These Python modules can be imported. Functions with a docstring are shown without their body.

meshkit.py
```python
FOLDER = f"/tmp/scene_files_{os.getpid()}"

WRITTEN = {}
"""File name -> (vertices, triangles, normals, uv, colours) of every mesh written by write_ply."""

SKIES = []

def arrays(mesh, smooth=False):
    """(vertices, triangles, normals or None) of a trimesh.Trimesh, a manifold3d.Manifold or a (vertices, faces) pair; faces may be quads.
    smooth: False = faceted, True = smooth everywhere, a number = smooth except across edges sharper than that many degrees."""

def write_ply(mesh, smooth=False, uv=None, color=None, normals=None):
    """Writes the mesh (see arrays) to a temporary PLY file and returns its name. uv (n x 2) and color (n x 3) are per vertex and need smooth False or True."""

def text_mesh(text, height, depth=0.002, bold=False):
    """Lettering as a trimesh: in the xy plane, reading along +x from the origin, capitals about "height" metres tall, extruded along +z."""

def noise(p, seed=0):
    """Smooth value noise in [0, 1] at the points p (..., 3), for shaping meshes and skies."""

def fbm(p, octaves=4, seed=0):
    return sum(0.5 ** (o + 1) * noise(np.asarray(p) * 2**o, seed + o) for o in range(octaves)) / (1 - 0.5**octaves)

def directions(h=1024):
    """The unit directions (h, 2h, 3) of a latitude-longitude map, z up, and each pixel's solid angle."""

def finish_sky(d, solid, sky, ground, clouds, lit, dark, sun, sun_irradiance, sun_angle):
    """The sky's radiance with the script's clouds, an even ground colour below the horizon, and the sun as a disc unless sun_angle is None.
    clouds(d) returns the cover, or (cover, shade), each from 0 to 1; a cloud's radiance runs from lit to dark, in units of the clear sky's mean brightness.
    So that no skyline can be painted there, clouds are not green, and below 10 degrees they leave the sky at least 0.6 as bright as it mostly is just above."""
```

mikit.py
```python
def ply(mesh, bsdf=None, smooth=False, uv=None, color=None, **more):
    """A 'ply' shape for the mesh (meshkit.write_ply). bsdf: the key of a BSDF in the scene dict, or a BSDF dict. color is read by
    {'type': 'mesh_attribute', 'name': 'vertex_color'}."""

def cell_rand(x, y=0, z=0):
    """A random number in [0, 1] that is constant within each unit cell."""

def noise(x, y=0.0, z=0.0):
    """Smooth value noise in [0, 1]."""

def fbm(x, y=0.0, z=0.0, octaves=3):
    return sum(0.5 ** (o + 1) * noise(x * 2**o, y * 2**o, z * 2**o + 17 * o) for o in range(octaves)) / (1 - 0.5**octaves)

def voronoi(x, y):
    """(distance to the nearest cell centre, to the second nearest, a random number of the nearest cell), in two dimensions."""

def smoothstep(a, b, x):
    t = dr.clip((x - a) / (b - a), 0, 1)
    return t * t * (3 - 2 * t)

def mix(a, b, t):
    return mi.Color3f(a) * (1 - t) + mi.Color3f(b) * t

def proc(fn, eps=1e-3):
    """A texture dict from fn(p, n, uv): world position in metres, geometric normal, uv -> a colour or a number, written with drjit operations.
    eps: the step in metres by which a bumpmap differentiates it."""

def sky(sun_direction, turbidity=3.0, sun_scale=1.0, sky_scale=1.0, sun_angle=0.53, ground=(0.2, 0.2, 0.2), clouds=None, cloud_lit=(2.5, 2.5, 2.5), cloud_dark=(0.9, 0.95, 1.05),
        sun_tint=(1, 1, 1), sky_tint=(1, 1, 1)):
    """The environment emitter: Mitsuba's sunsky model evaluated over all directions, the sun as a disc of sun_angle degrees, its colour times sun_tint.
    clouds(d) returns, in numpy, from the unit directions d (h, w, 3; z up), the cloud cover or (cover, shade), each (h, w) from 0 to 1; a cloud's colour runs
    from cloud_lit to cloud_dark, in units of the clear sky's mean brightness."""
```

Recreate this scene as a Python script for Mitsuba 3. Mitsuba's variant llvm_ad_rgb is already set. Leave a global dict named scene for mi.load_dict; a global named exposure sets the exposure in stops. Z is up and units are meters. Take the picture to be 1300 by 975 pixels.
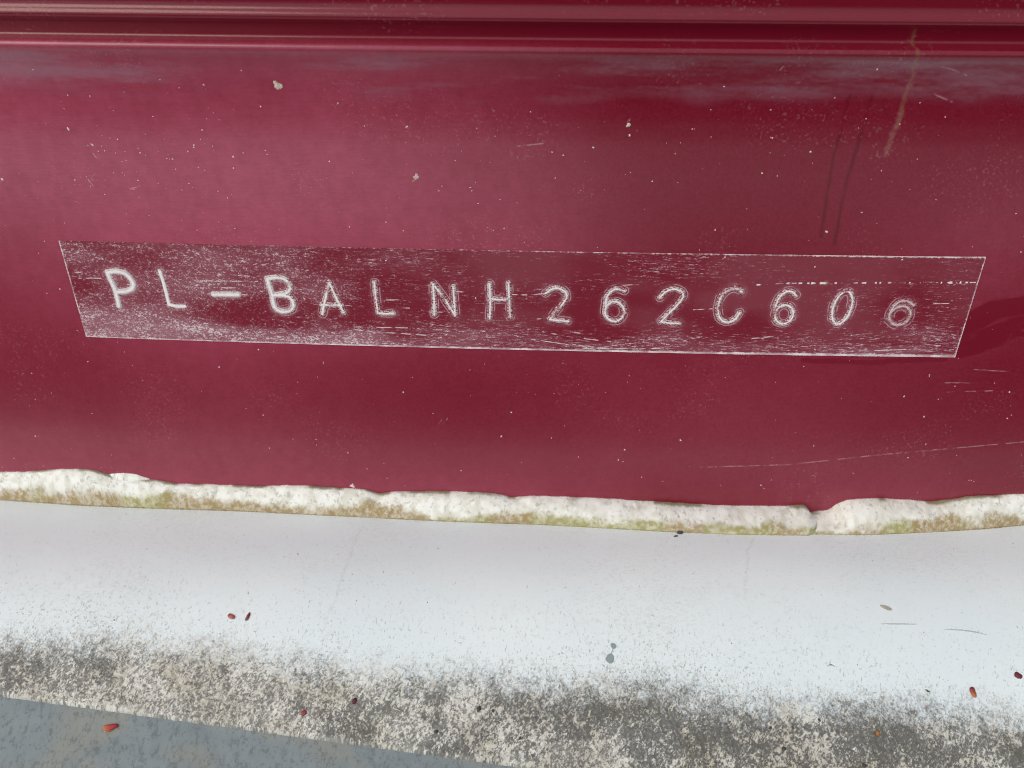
import math, random
import numpy as np, trimesh, manifold3d, drjit as dr, mitsuba as mi
import meshkit, mikit
from mikit import noise, fbm, smoothstep, mix, proc
T = mi.ScalarTransform4f
rng = np.random.default_rng(7)
scene, labels = {'type': 'scene'}, {}
exposure = 2.25

# ---------------------------------------------------------------- the transom frame: u right, n out of the hull, w up along it, in mm
TILT = math.radians(20.0)                 # the transom leans away from the viewer
CT, ST = math.cos(TILT), math.sin(TILT)
def world(p):
    p = np.asarray(p, float)
    u, n, w = p[..., 0], p[..., 1], p[..., 2]
    return np.stack([u, -CT * n + ST * w, ST * n + CT * w + 600.0], -1) * 1e-3
def local(p):                              # the same frame for the textures
    y, z = p.y * 1000, p.z * 1000 - 600
    return p.x * 1000, -CT * y + ST * z, ST * y + CT * z
def hull_n(u): return 0.020 * u - 1.2e-4 * u * u                                  # the transom is slightly crowned
_m = np.linspace(-40, 340, 1521)            # the ledge is level at the wall and rolls downwards further out
_t = np.clip((_m - 4) / 40, 0, 1)
_slope = .04 - .64 * _t * _t * (3 - 2 * _t)
_drop = np.cumsum(_slope) * .25
_drop -= np.interp(0, _m, _drop)
def ledge_w(n): return -68 + np.interp(np.asarray(n, float) - 6, _m, _drop)

# ---------------------------------------------------------------- camera and daylight
PITCH, ROLL = math.radians(29.5), math.radians(0.45)
eye = np.array([0, 188.0, 81.5])
axis = np.array([0, -math.cos(PITCH), -math.sin(PITCH)])
upv = np.array([0, -math.sin(PITCH), math.cos(PITCH)]) * math.cos(ROLL) - np.array([1, 0, 0]) * math.sin(ROLL)
scene['camera'] = {'type': 'thinlens', 'fov': 2 * math.degrees(math.atan(650 / 1020)), 'fov_axis': 'x', 'near_clip': 0.005, 'far_clip': 100.0,
    'aperture_radius': 0.0008, 'focus_distance': 0.202,
    'to_world': T().look_at(origin=world(eye).tolist(), target=world(eye + axis * 100).tolist(), up=(world(eye + upv) - world(eye)).tolist())}
def overcast(d):                           # a closed cloud deck, thinner towards the left where the sun stands behind it
    veil = 0.5 + 0.55 * d[..., 0] + 0.5 * (meshkit.fbm(d * [2.2, 2.2, 4.0] + 9.0, 4, 2) - 0.5)
    return np.ones(d.shape[:2]), np.clip(veil, 0, 1)
scene['daylight'] = mikit.sky((-0.62, -0.45, 0.64), turbidity=3, sun_scale=0.3, sun_angle=45, sun_tint=(0.9, 0.98, 1.08), clouds=overcast, cloud_lit=(2.6, 3.0, 3.25),
    cloud_dark=(1.15, 1.25, 1.4), ground=(0.05, 0.05, 0.05))

# ---------------------------------------------------------------- measured positions, mm (hull: u, w; ledge: u, n)
GLYPHS = [('letter','P',[[(-102.82,5.1),(-102.68,4.28),(-102.55,3.47),(-102.41,2.63),(-102.24,1.82),(-102.06,0.98),(-101.94,-0.03),(-101.95,-1.32),(-102.02,-2.79),(-102.1,-4.27)],[(-102.82,5.1),(-101.91,5.23),(-101.01,5.37),(-100.17,5.39),(-99.41,5.28),(-98.73,5.06),(-98.13,4.72),(-97.64,4.21),(-97.24,3.57),(-96.98,2.94),(-96.86,2.35),(-96.88,1.78),(-97.04,1.28),(-97.38,0.86),(-97.86,0.51),(-98.39,0.24),(-98.97,0.05),(-99.61,-0.07),(-100.22,-0.15),(-100.79,-0.19),(-101.34,-0.19),(-101.89,-0.19)]]),('letter','L',[[(-89.23,5.67),(-89.12,4.71),(-89.0,3.74),(-88.9,2.49),(-88.82,0.74),(-88.76,-1.32),(-88.7,-3.39)],[(-88.7,-3.39),(-88.18,-3.57),(-87.65,-3.74),(-87.04,-3.86),(-86.3,-3.89),(-85.48,-3.86),(-84.65,-3.83)]]),('dash','-',[[(-76.46,-0.29),(-70.09,-0.13)]]),('digit','8',[[(-61.93,4.37),(-60.96,4.54),(-59.98,4.72),(-59.1,4.76),(-58.3,4.61),(-57.6,4.32),(-57.05,3.92),(-56.67,3.34),(-56.46,2.65),(-56.43,2.02),(-56.62,1.5),(-57.0,1.04),(-57.48,0.67),(-58.06,0.41),(-58.74,0.24),(-59.42,0.12),(-60.06,0.04),(-60.68,0.01),(-61.31,-0.02)],[(-61.93,4.37),(-61.73,2.9),(-61.56,1.57),(-61.41,0.71),(-61.32,-0.09),(-61.36,-1.26),(-61.34,-2.44),(-61.1,-3.4),(-60.63,-4.13),(-59.8,-4.54),(-58.81,-4.66),(-57.75,-4.5),(-56.84,-4.04),(-56.3,-3.16),(-56.12,-2.15),(-56.39,-1.23),(-57.0,-0.49),(-57.99,-0.16),(-59.13,-0.04),(-60.22,-0.03),(-61.32,-0.09)]]),('letter','A',[[(-49.02,-5.05),(-48.65,-3.77),(-48.29,-2.5),(-47.87,-1.12),(-47.39,0.43),(-46.86,2.08),(-46.33,3.72)],[(-46.33,3.72),(-45.9,2.36),(-45.46,0.99),(-45.0,-0.39),(-44.48,-1.78),(-43.93,-3.17),(-43.38,-4.58)],[(-48.87,-2.49),(-43.81,-2.55)]]),('letter','L',[[(-34.82,3.95),(-34.81,2.64),(-34.8,1.31),(-34.78,-0.04),(-34.72,-1.44),(-34.64,-2.86),(-34.56,-4.3)],[(-34.57,-4.42),(-33.92,-4.48),(-33.26,-4.54),(-32.6,-4.57),(-31.94,-4.54),(-31.28,-4.48),(-30.61,-4.41)]]),('letter','N',[[(-20.03,3.86),(-20.0,2.55),(-19.97,1.24),(-19.95,-0.13),(-19.96,-1.58),(-20.0,-3.08),(-20.03,-4.59)],[(-20.03,3.86),(-19.21,2.74),(-18.39,1.61),(-17.52,0.3),(-16.6,-1.3),(-15.63,-3.08),(-14.66,-4.88)],[(-14.96,3.2),(-14.94,2.02),(-14.92,0.84),(-14.89,-0.41),(-14.82,-1.78),(-14.73,-3.23),(-14.65,-4.68)]]),('letter','H',[[(-5.81,4.12),(-5.75,2.54),(-5.69,0.95),(-5.67,-0.63),(-5.71,-2.19),(-5.8,-3.74),(-5.88,-5.3)],[(-1.09,4.38),(-1.0,2.88),(-0.91,1.36),(-0.82,-0.16),(-0.74,-1.7),(-0.66,-3.25),(-0.58,-4.81)],[(-5.66,0.14),(-4.91,0.03),(-4.15,-0.07),(-3.37,-0.13),(-2.55,-0.11),(-1.72,-0.04),(-0.89,0.03)]]),('digit','2',[[(8.33,1.8),(8.76,2.2),(9.18,2.59),(9.65,2.91),(10.17,3.14),(10.72,3.3),(11.31,3.29),(11.97,3.06),(12.66,2.67),(13.19,2.24),(13.48,1.8),(13.61,1.32),(13.58,0.79),(13.39,0.21),(13.04,-0.42),(12.64,-1.06),(12.2,-1.66),(11.7,-2.27),(11.18,-2.93),(10.66,-3.68),(10.11,-4.49),(9.56,-5.31)],[(9.56,-5.38),(10.3,-5.47),(11.03,-5.56),(11.79,-5.65),(12.58,-5.73),(13.39,-5.8),(14.19,-5.87)]]),('digit','6',[[(28.08,2.71),(27.56,2.94),(27.05,3.16),(26.53,3.27),(25.98,3.23),(25.41,3.08),(24.89,2.78),(24.41,2.29),(23.98,1.66),(23.67,0.94),(23.55,0.14),(23.56,-0.74),(23.57,-1.62)],[(28.39,-2.85),(28.25,-2.24),(28.06,-1.66),(27.73,-1.15),(27.32,-0.73),(26.84,-0.41),(26.31,-0.22),(25.77,-0.16),(25.23,-0.23),(24.73,-0.44),(24.29,-0.77),(23.94,-1.21),(23.68,-1.73),(23.54,-2.31),(23.51,-2.92),(23.62,-3.53),(23.83,-4.11),(24.16,-4.63),(24.57,-5.06),(25.06,-5.39),(25.59,-5.59),(26.15,-5.64),(26.69,-5.57),(27.19,-5.35),(27.63,-5.02),(27.99,-4.57),(28.24,-4.05),(28.35,-3.46),(28.39,-2.85)]]),('digit','2',[[(37.11,1.02),(37.47,1.58),(37.84,2.13),(38.29,2.6),(38.87,2.98),(39.53,3.28),(40.21,3.42),(40.95,3.33),(41.7,3.08),(42.29,2.76),(42.65,2.39),(42.84,1.93),(42.84,1.39),(42.6,0.72),(42.17,-0.05),(41.67,-0.82),(41.12,-1.56),(40.5,-2.3),(39.88,-3.06),(39.28,-3.83),(38.67,-4.61),(38.07,-5.4)],[(38.08,-5.51),(38.9,-5.68),(39.72,-5.85),(40.52,-5.97),(41.27,-5.99),(42.0,-5.97),(42.73,-5.94)]]),('letter','C',[[(57.51,2.83),(56.89,3.29),(56.23,3.64),(55.43,3.77),(54.56,3.63),(53.6,3.09),(52.75,2.23),(52.23,1.05),(51.99,-0.32),(52.02,-1.84),(52.31,-3.27),(52.85,-4.36),(53.58,-5.13),(54.44,-5.48),(55.33,-5.48),(56.18,-5.13),(56.9,-4.53),(57.34,-3.73),(57.67,-2.84)]]),('digit','6',[[(71.13,2.0),(70.71,2.4),(70.28,2.8),(69.84,3.07),(69.35,3.17),(68.85,3.14),(68.36,2.94),(67.85,2.54),(67.36,1.96),(66.96,1.3),(66.72,0.56),(66.57,-0.26),(66.42,-1.08)],[(71.31,-3.14),(71.19,-2.56),(71.01,-2.02),(70.7,-1.53),(70.31,-1.13),(69.86,-0.83),(69.36,-0.64),(68.85,-0.58),(68.34,-0.65),(67.87,-0.85),(67.46,-1.16),(67.12,-1.57),(66.87,-2.06),(66.74,-2.61),(66.71,-3.19),(66.8,-3.77),(67.0,-4.32),(67.31,-4.81),(67.7,-5.22),(68.16,-5.53),(68.66,-5.72),(69.18,-5.78),(69.69,-5.71),(70.17,-5.51),(70.58,-5.19),(70.92,-4.77),(71.16,-4.27),(71.27,-3.72),(71.31,-3.14)]]),('digit','0',[[(85.65,-1.16),(85.61,-0.16),(85.51,0.78),(85.27,1.62),(84.94,2.32),(84.53,2.83),(84.07,3.16),(83.57,3.26),(83.06,3.15),(82.57,2.82),(82.11,2.29),(81.71,1.58),(81.39,0.74),(81.18,-0.2),(81.06,-1.2),(81.07,-2.2),(81.19,-3.16),(81.42,-4.01),(81.75,-4.74),(82.16,-5.27),(82.63,-5.61),(83.14,-5.72),(83.66,-5.6),(84.17,-5.26),(84.63,-4.71),(85.03,-3.98),(85.34,-3.12),(85.52,-2.16),(85.65,-1.16)]]),('digit','6',[[(101.34,-0.42),(100.87,-0.09),(100.4,0.25),(99.89,0.51),(99.3,0.69),(98.67,0.78),(98.09,0.76),(97.59,0.62),(97.13,0.35),(96.73,-0.08),(96.38,-0.73),(96.09,-1.56),(95.89,-2.36),(95.82,-3.07),(95.84,-3.77),(95.87,-4.47)],[(101.19,-3.28),(101.08,-2.7),(100.9,-2.15),(100.58,-1.66),(100.16,-1.26),(99.66,-0.96),(99.1,-0.77),(98.52,-0.71),(97.94,-0.77),(97.4,-0.97),(96.9,-1.28),(96.5,-1.69),(96.19,-2.18),(96.0,-2.74),(95.94,-3.31),(96.02,-3.89),(96.21,-4.45),(96.53,-4.94),(96.95,-5.35),(97.46,-5.66),(98.02,-5.86),(98.61,-5.92),(99.19,-5.85),(99.75,-5.65),(100.24,-5.33),(100.65,-4.91),(100.95,-4.41),(101.1,-3.86),(101.19,-3.28)]])]
PLATE = [(-113.35,13.19),(115.84,12.42),(116.0,-15.23),(-113.23,-13.47)]
SCRATCH = [[(-112.27,4.85),(-109.42,4.86)],[(-110.8,3.24),(-105.06,3.42)],[(-82.82,3.13),(-76.2,3.46)],[(-78.25,3.33),(-64.52,3.59)],[(-78.99,-0.68),(-68.06,-0.18)],[(-74.5,1.6),(-70.59,1.63)],[(-69.26,5.02),(-66.33,4.92)],[(-50.98,-2.37),(-41.16,-2.66)],[(-22.7,3.36),(-19.53,3.23)],[(-22.15,-3.97),(-16.24,-3.93)],[(-14.65,1.81),(-11.82,1.74)],[(-0.19,1.26),(6.5,1.18)],[(-41.15,-9.41),(-32.81,-10.02),(-20.82,-10.69)],[(-41.07,-8.6),(-27.26,-8.58)],[(-32.16,-0.83),(-28.23,-0.75)],[(-29.98,-2.96),(-26.4,-2.96)],[(3.81,1.11),(8.84,1.81)],[(7.77,-9.02),(15.42,-10.42),(25.52,-11.61)],[(5.05,-11.26),(14.47,-12.56),(24.96,-13.56)],[(13.63,-8.92),(20.55,-9.49)],[(18.0,-13.75),(43.36,-13.29)],[(27.79,4.26),(31.45,4.41)],[(6.31,-5.44),(9.72,-5.08)],[(45.91,-2.24),(50.6,-1.89)],[(62.02,-10.15),(67.43,-9.52)],[(106.46,-11.45),(111.21,-11.83)],[(94.38,-13.34),(103.62,-12.95)],[(87.36,-9.01),(95.28,-7.97)],[(106.28,-0.01),(110.09,0.09)],[(88.6,-14.79),(102.92,-14.49)]]
DOTLINE = [(61.01,4.73),(68.59,5.23),(88.18,5.51),(115.65,5.8)]
DRIPS = [[(73.99,50.11),(73.82,46.74),(74.01,41.57),(73.67,36.24),(73.87,27.97),(74.46,17.35)],[(78.7,50.14),(78.79,44.21),(78.68,39.85),(78.39,35.38),(77.92,29.87),(78.02,22.28),(78.3,15.39)]]
BARE = [[(115.8,-7.24),(122.39,-2.11),(132.98,1.19)],[(118.87,-12.21),(129.42,-6.51),(137.34,-5.82)],[(76.54,-16.45),(93.23,-17.01),(113.71,-15.94)]]
MOSS = [[(84.06,63.68),(84.66,59.93),(86.22,54.33)],[(86.22,54.33),(86.03,50.2),(86.45,43.4)],[(85.62,41.66),(85.13,36.87)]]
SMEARS = [[(91.53,56.47),(94.46,55.85),(97.7,54.73)],[(57.18,55.56),(57.99,56.86)],[(92.4,50.58),(96.87,48.94)],[(25.41,43.38),(26.03,44.59)],[(-20.23,-37.98),(-18.84,-35.89)],[(-19.37,-38.48),(-17.76,-36.12)],[(53.9,-51.1),(78.29,-49.97),(104.22,-46.25),(145.02,-41.63)],[(122.28,-18.96),(131.92,-19.65)],[(115.65,-23.06),(121.98,-23.03)],[(117.09,-25.97),(129.05,-25.44)],[(-0.43,37.98),(6.8,38.78)],[(-23.8,29.62),(-22.07,30.77)],[(-101.93,28.63),(-101.15,27.13)],[(-99.52,35.75),(-98.66,33.93)],[(-92.22,26.54),(-89.53,27.36)]]
CRUSTS = [(-52.72,50.97,7.5),(-22.82,30.57,5),(25.96,43.21,4.5),(75.56,18.55,4),(-46.42,-60.15,5)]
SPECKS = [(-96.01,48.01,3),(-103.02,45.14,2),(-87.76,35.23,2.5),(-98.67,36.86,3),(-97.72,35.42,2),(-102.12,29.39,2),(-101.74,27.11,2),(-98.77,25.06,2),(-91.25,26.56,2),(-77.5,28.16,2),(-65.76,34.69,3.5),(-63.18,35.64,2),(-57.89,36.27,2),(-43.17,33.95,3),(-39.61,47.25,2.5),(-24.57,42.09,2.5),(-10.24,28.32,2.5),(-9.88,27.57,2),(-13.61,34.56,2),(-57.32,46.33,3),(-69.15,50.92,2.5),(-61.63,57.44,2.5),(-59.87,54.2,2.5),(-94.91,57.2,2.5),(-106.81,53.75,2.5),(-71.75,56.02,2),(-26.77,17.42,2.5),(-30.86,19.53,2.5),(-2.21,18.41,2.5),(-77.76,16.65,2),(-68.26,17.24,2),(58.8,40.56,2.5),(37.15,36.8,2),(32.5,30.36,2.5),(8.85,36.84,2.5),(11.42,36.15,2.5),(48.77,18.68,2.5),(45.58,13.65,2.5),(77.92,55.89,3),(86.86,43.93,2.5),(78.96,45.07,2),(77.82,42.99,2),(89.9,48.72,2),(119.95,23.34,3),(98.25,60.03,3),(124.17,13.68,2.5),(-131.8,-25.37,3),(-134.28,-25.47,2),(-133.14,-33.71,2),(-117.95,-37.75,2),(-136.8,-46.21,3),(-115.66,-51.57,2.5),(-104.01,-17.88,2.5),(-50.35,-19.89,2.5),(-58.07,-25.66,2),(-58.76,-29.39,2),(-69.16,-36.54,2.5),(-68.97,-47.61,2.5),(-55.24,-44.21,2.5),(-29.5,-28.11,3),(-26.89,-23.39,2),(-21.63,-34.68,2.5),(-41.51,-53.82,2.5),(31.25,-21.76,2.5),(11.11,-41.95,2.5),(31.79,-45.52,3),(30.28,-49.04,3),(31.65,-49.56,2.5),(47.1,-42.09,5),(84.41,-43.48,2.5),(112.73,-33.71,3),(110.93,-21.16,3),(111.81,-47.29,2.5),(115.52,-42.74,2.5),(135.82,-34.14,3),(136.59,-33.13,2),(71.86,-57.22,3),(60.33,-57.37,2),(131.93,-55.16,2.5),(11.23,-60.53,2),(-145.59,-54.31,2),(-9.37,0.09,3.2),(95.5,11.68,3.5),(110.81,-20.68,3),(51.97,11.9,3),(78.81,-13.18,3),(-31.55,9.83,4),(74.42,9.66,3),(-123.19,28.19,5)]
BEADS = [([(-166.78,-61.63),(-151.49,-59.4),(-144.16,-59.04),(-136.63,-57.82),(-125.25,-57.01),(-121.17,-57.68),(-116.81,-59.19),(-111.04,-59.79),(-104.01,-60.05),(-98.37,-61.24),(-93.62,-61.05),(-80.72,-61.1),(-73.71,-61.12),(-64.3,-60.48),(-57.34,-60.52),(-50.42,-60.85),(-42.34,-61.16),(-38.51,-62.47),(-33.14,-61.72),(-20.42,-61.06),(-6.64,-61.25),(0.26,-62.79),(6.0,-62.08),(11.74,-62.23),(25.51,-62.51),(39.34,-63.39),(48.57,-63.81),(58.99,-64.51),(67.07,-64.69),(80.85,-64.53),(87.58,-63.6),(90.79,-64.73),(99.43,-65.24)],[(-167.93,-4.81),(-153.13,-3.79),(-128.34,-1.33),(-104.46,-0.08),(-80.91,0.78),(-48.01,3.04),(-20.24,4.95),(11.68,6.4),(47.51,9.23),(65.27,10.09),(92.07,10.29),(96.63,10.05)]),([(88.19,-66.79),(93.09,-65.87),(95.32,-63.25),(97.67,-62.37),(100.98,-61.77),(107.82,-61.59),(114.8,-61.99),(121.92,-62.82),(127.44,-61.95),(132.87,-60.8),(137.39,-60.51),(148.73,-59.96),(162.5,-59.72)],[(85.5,9.83),(101.2,9.81),(119.82,8.32),(136.47,6.65),(148.95,4.64),(163.94,2.57)])]
SLIVER = [(-119.85,-59.04),(-116.6,-58.32),(-113.46,-58.04),(-110.23,-58.33),(-106.33,-59.87)]
HUSKS = [('a',-71.52,38.18,11.5,7,-22),('b',-67.28,38.15,13,5.5,72),('c',-37.81,55.69,8,6.5,70),('d',-49.73,58.07,8,7,20),('e',-95.9,60.63,20,9,12),('f',113.75,53.02,14.5,7.5,-85),('g',126.09,49.61,10.5,8,-30),('h',88.36,61.13,7,6,60)]
DROPS = [(26.15,44.04),(25.08,46.71)]
FLAKE = [(96.15,34.01),(99.0,35.38)]
HAIRS = [[(79.12,47.99),(80.18,47.66),(81.05,48.14)],[(102.2,52.46),(103.37,53.08)],[(-28.27,57.02),(-26.51,57.47)],[(92.96,38.66),(99.44,38.61),(107.07,38.74)],[(107.53,39.83),(117.08,40.12),(122.96,41.67)]]
CRUMBS = [(-7.42,57.04,5),(-3.96,57.48,3.2),(-17.47,61.49,3.4),(2.55,62.71,3),(74.9,58.66,3),(65.32,64.09,4),(62.81,60.24,3),(68.12,60.21,2.5),(83.67,67.18,4)]
CLUMP = [(46.74,11.03),(48.12,9.58),(49.45,8.48)]
PITS = [(-136.42,21.26,3),(-109.53,24.03,2),(-103.2,21.77,1.6),(-91.52,31.52,1.5),(-92.52,41.75,2),(-112.72,2.35,3.5),(-83.12,13.0,2),(-67.95,17.48,2),(-33.99,25.64,3),(-25.72,26.06,2.2),(7.77,16.93,2.2),(20.91,21.89,2),(26.1,21.27,1.8),(14.55,29.97,2.5),(-14.99,29.32,1.8),(-19.09,33.06,1.8),(9.38,37.96,2),(6.72,39.82,2),(37.96,35.65,2),(29.08,39.48,1.5),(34.14,29.35,2),(19.23,15.16,1.6),(56.79,37.62,1.8),(50.79,35.75,1.6),(54.55,38.93,1.8),(56.06,43.33,2.2),(50.74,29.67,2),(54.49,39.3,2),(64.28,39.77,2),(65.52,40.66,2),(81.61,31.61,2.2),(85.8,16.99,1.8),(98.64,20.51,2.6),(126.82,27.84,2.8),(129.76,28.75,1.8),(105.49,40.56,3.2),(106.22,41.44,2),(121.66,27.17,2),(123.3,15.58,2.4),(127.0,0.77,3),(40.97,19.35,1.8),(48.96,25.36,1.6),(141.13,13.02,2),(-128.61,16.25,1.5),(-108.18,33.97,1.6),(-112.34,36.58,1.5),(-125.9,35.71,1.5),(-52.15,35.54,2),(-25.03,2.74,1.6),(57.19,51.33,2),(71.29,51.87,2),(51.87,50.41,2),(103.78,54.33,2),(121.31,44.08,2.4)]
GRAY = [(-124.05,56.24),(-94.36,59.41),(-63.31,62.67),(-36.63,65.45),(-4.84,68.15)]
DIRT = [(-128.76,43.72),(-108.58,44.6),(-88.6,45.14),(-68.55,46.34),(-42.74,47.48),(-24.84,49.78),(0.57,50.74),(25.76,52.95),(45.04,53.61),(60.47,53.82),(83.39,54.92),(98.3,56.68),(123.92,60.01)]
SEAMS = [[(-42.66,7.46),(-42.9,10.01),(-43.54,15.25),(-43.8,19.98),(-45.75,33.48),(-47.61,41.09)],[(68.84,11.82),(65.47,17.22),(63.24,25.73),(60.96,32.63)]]

GX, GN = np.array(GRAY).T
DX, DN = np.array(DIRT).T
gfit = np.polyfit(GX, GN, 1)
def lip_n(u):
    v = np.polyval(gfit, u) - 1.6
    return 30 + np.logaddexp(0, (v - 30) / 6) * 6
def dirt_n(u): return np.interp(u, DX, DN)

# ---------------------------------------------------------------- helpers
def thing(key, label=None, category=None, group=None, kind=None):
    labels[key] = {k: v for k, v in (('label', label), ('category', category), ('group', group), ('kind', kind)) if v}
    return key
used = {}
def numbered(key):
    k = used.get(key, 0); used[key] = k + 1
    return key if k == 0 else f'{key}_{k:03d}'
def put(key, mesh, bsdf, smooth=False, **kw):
    scene[key] = mikit.ply(mesh, bsdf, smooth=smooth, **kw); return key
def grid_faces(a, b, flip=False):
    i, j = np.meshgrid(np.arange(a - 1), np.arange(b - 1), indexing='ij')
    q = [i * b + j, (i + 1) * b + j, (i + 1) * b + j + 1, i * b + j + 1]
    if flip: q = q[::-1]
    f = np.stack([x.ravel() for x in q], -1)
    return np.vstack([f[:, [0, 1, 2]], f[:, [0, 2, 3]]])
def grid_mesh(P, flip=False):              # P (a, b, 3) in local mm
    a, b = P.shape[:2]
    return trimesh.Trimesh(world(P).reshape(-1, 3), grid_faces(a, b, flip), process=False)
def put_slice(key, P, N, j0, j1, bsdf, uv=None):     # columns j0..j1 of a grid with the normals of the whole
    sub, nn = P[:, j0:j1 + 1], N[:, j0:j1 + 1]
    m = grid_mesh(sub)
    scene[key] = {'type': 'ply', 'filename': meshkit.write_ply(m, True, normals=nn.reshape(-1, 3)), 'face_normals': False, 'bsdf': {'type': 'ref', 'id': bsdf}}
def normals(P):
    du, dv = np.gradient(world(P), axis=0), np.gradient(world(P), axis=1)
    n = np.cross(du, dv); return n / np.linalg.norm(n, axis=-1, keepdims=True)

def segs(lines): return [(a, b) for l in lines for a, b in zip(l[:-1], l[1:])]
def seg_dist(x, y, lines):
    best = mi.Float(1e9)
    for (ax, ay), (bx, by) in segs(lines):
        dx, dy = bx - ax, by - ay
        t = dr.clip(((x - ax) * dx + (y - ay) * dy) / (dx * dx + dy * dy + 1e-12), 0, 1)
        best = dr.minimum(best, dr.square(x - ax - t * dx) + dr.square(y - ay - t * dy))
    return dr.sqrt(best)

# ---------------------------------------------------------------- materials
def principled(color, rough=0.4, spec=0.5, bump=None, bscale=1.0, **kw):
    b = {'type': 'principled', 'base_color': color if isinstance(color, dict) else {'type': 'rgb', 'value': color}, 'roughness': rough, 'specular': spec, **kw}
    if bump is not None: b = {'type': 'bumpmap', 'arbitrary': bump, 'scale': bscale, 'bsdf': b} if False else {'type': 'bumpmap', 'bump': bump, 'scale': bscale, 'bsdf': b}
    return {'type': 'twosided', 'bsdf': b}

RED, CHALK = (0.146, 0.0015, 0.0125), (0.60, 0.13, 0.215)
CH0 = (2.584, 49.362)  # offsets picked so the film paints a vignette, lighter at upper left
def chalkiness(u, w):                      # oxidised film: mottled, rubbed in streaks, washed off along drips, left out in a few patches
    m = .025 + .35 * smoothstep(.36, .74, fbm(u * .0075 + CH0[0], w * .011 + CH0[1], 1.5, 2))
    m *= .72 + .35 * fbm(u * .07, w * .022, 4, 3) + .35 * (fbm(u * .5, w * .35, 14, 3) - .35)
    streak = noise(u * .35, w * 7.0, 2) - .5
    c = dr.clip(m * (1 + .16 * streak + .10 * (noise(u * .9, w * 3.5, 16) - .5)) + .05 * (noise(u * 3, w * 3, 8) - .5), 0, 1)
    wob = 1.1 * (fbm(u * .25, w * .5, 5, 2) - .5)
    c *= smoothstep(.15, .75, seg_dist(u + wob * .6, w, DRIPS) + .4 * noise(u * 2, w * .4, 6))
    d = seg_dist(u, w + 3 * wob, BARE[:2]); c *= smoothstep(2.6, 3.6, d)
    d = seg_dist(u, w + .5 * wob, BARE[2:]); c *= .3 + .7 * smoothstep(.5, .9, d)
    c *= .10 + .90 * smoothstep(61.0, 59.6, w)                            # little film from the groove upwards; the upper panel is less oxidised
    return c
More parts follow.
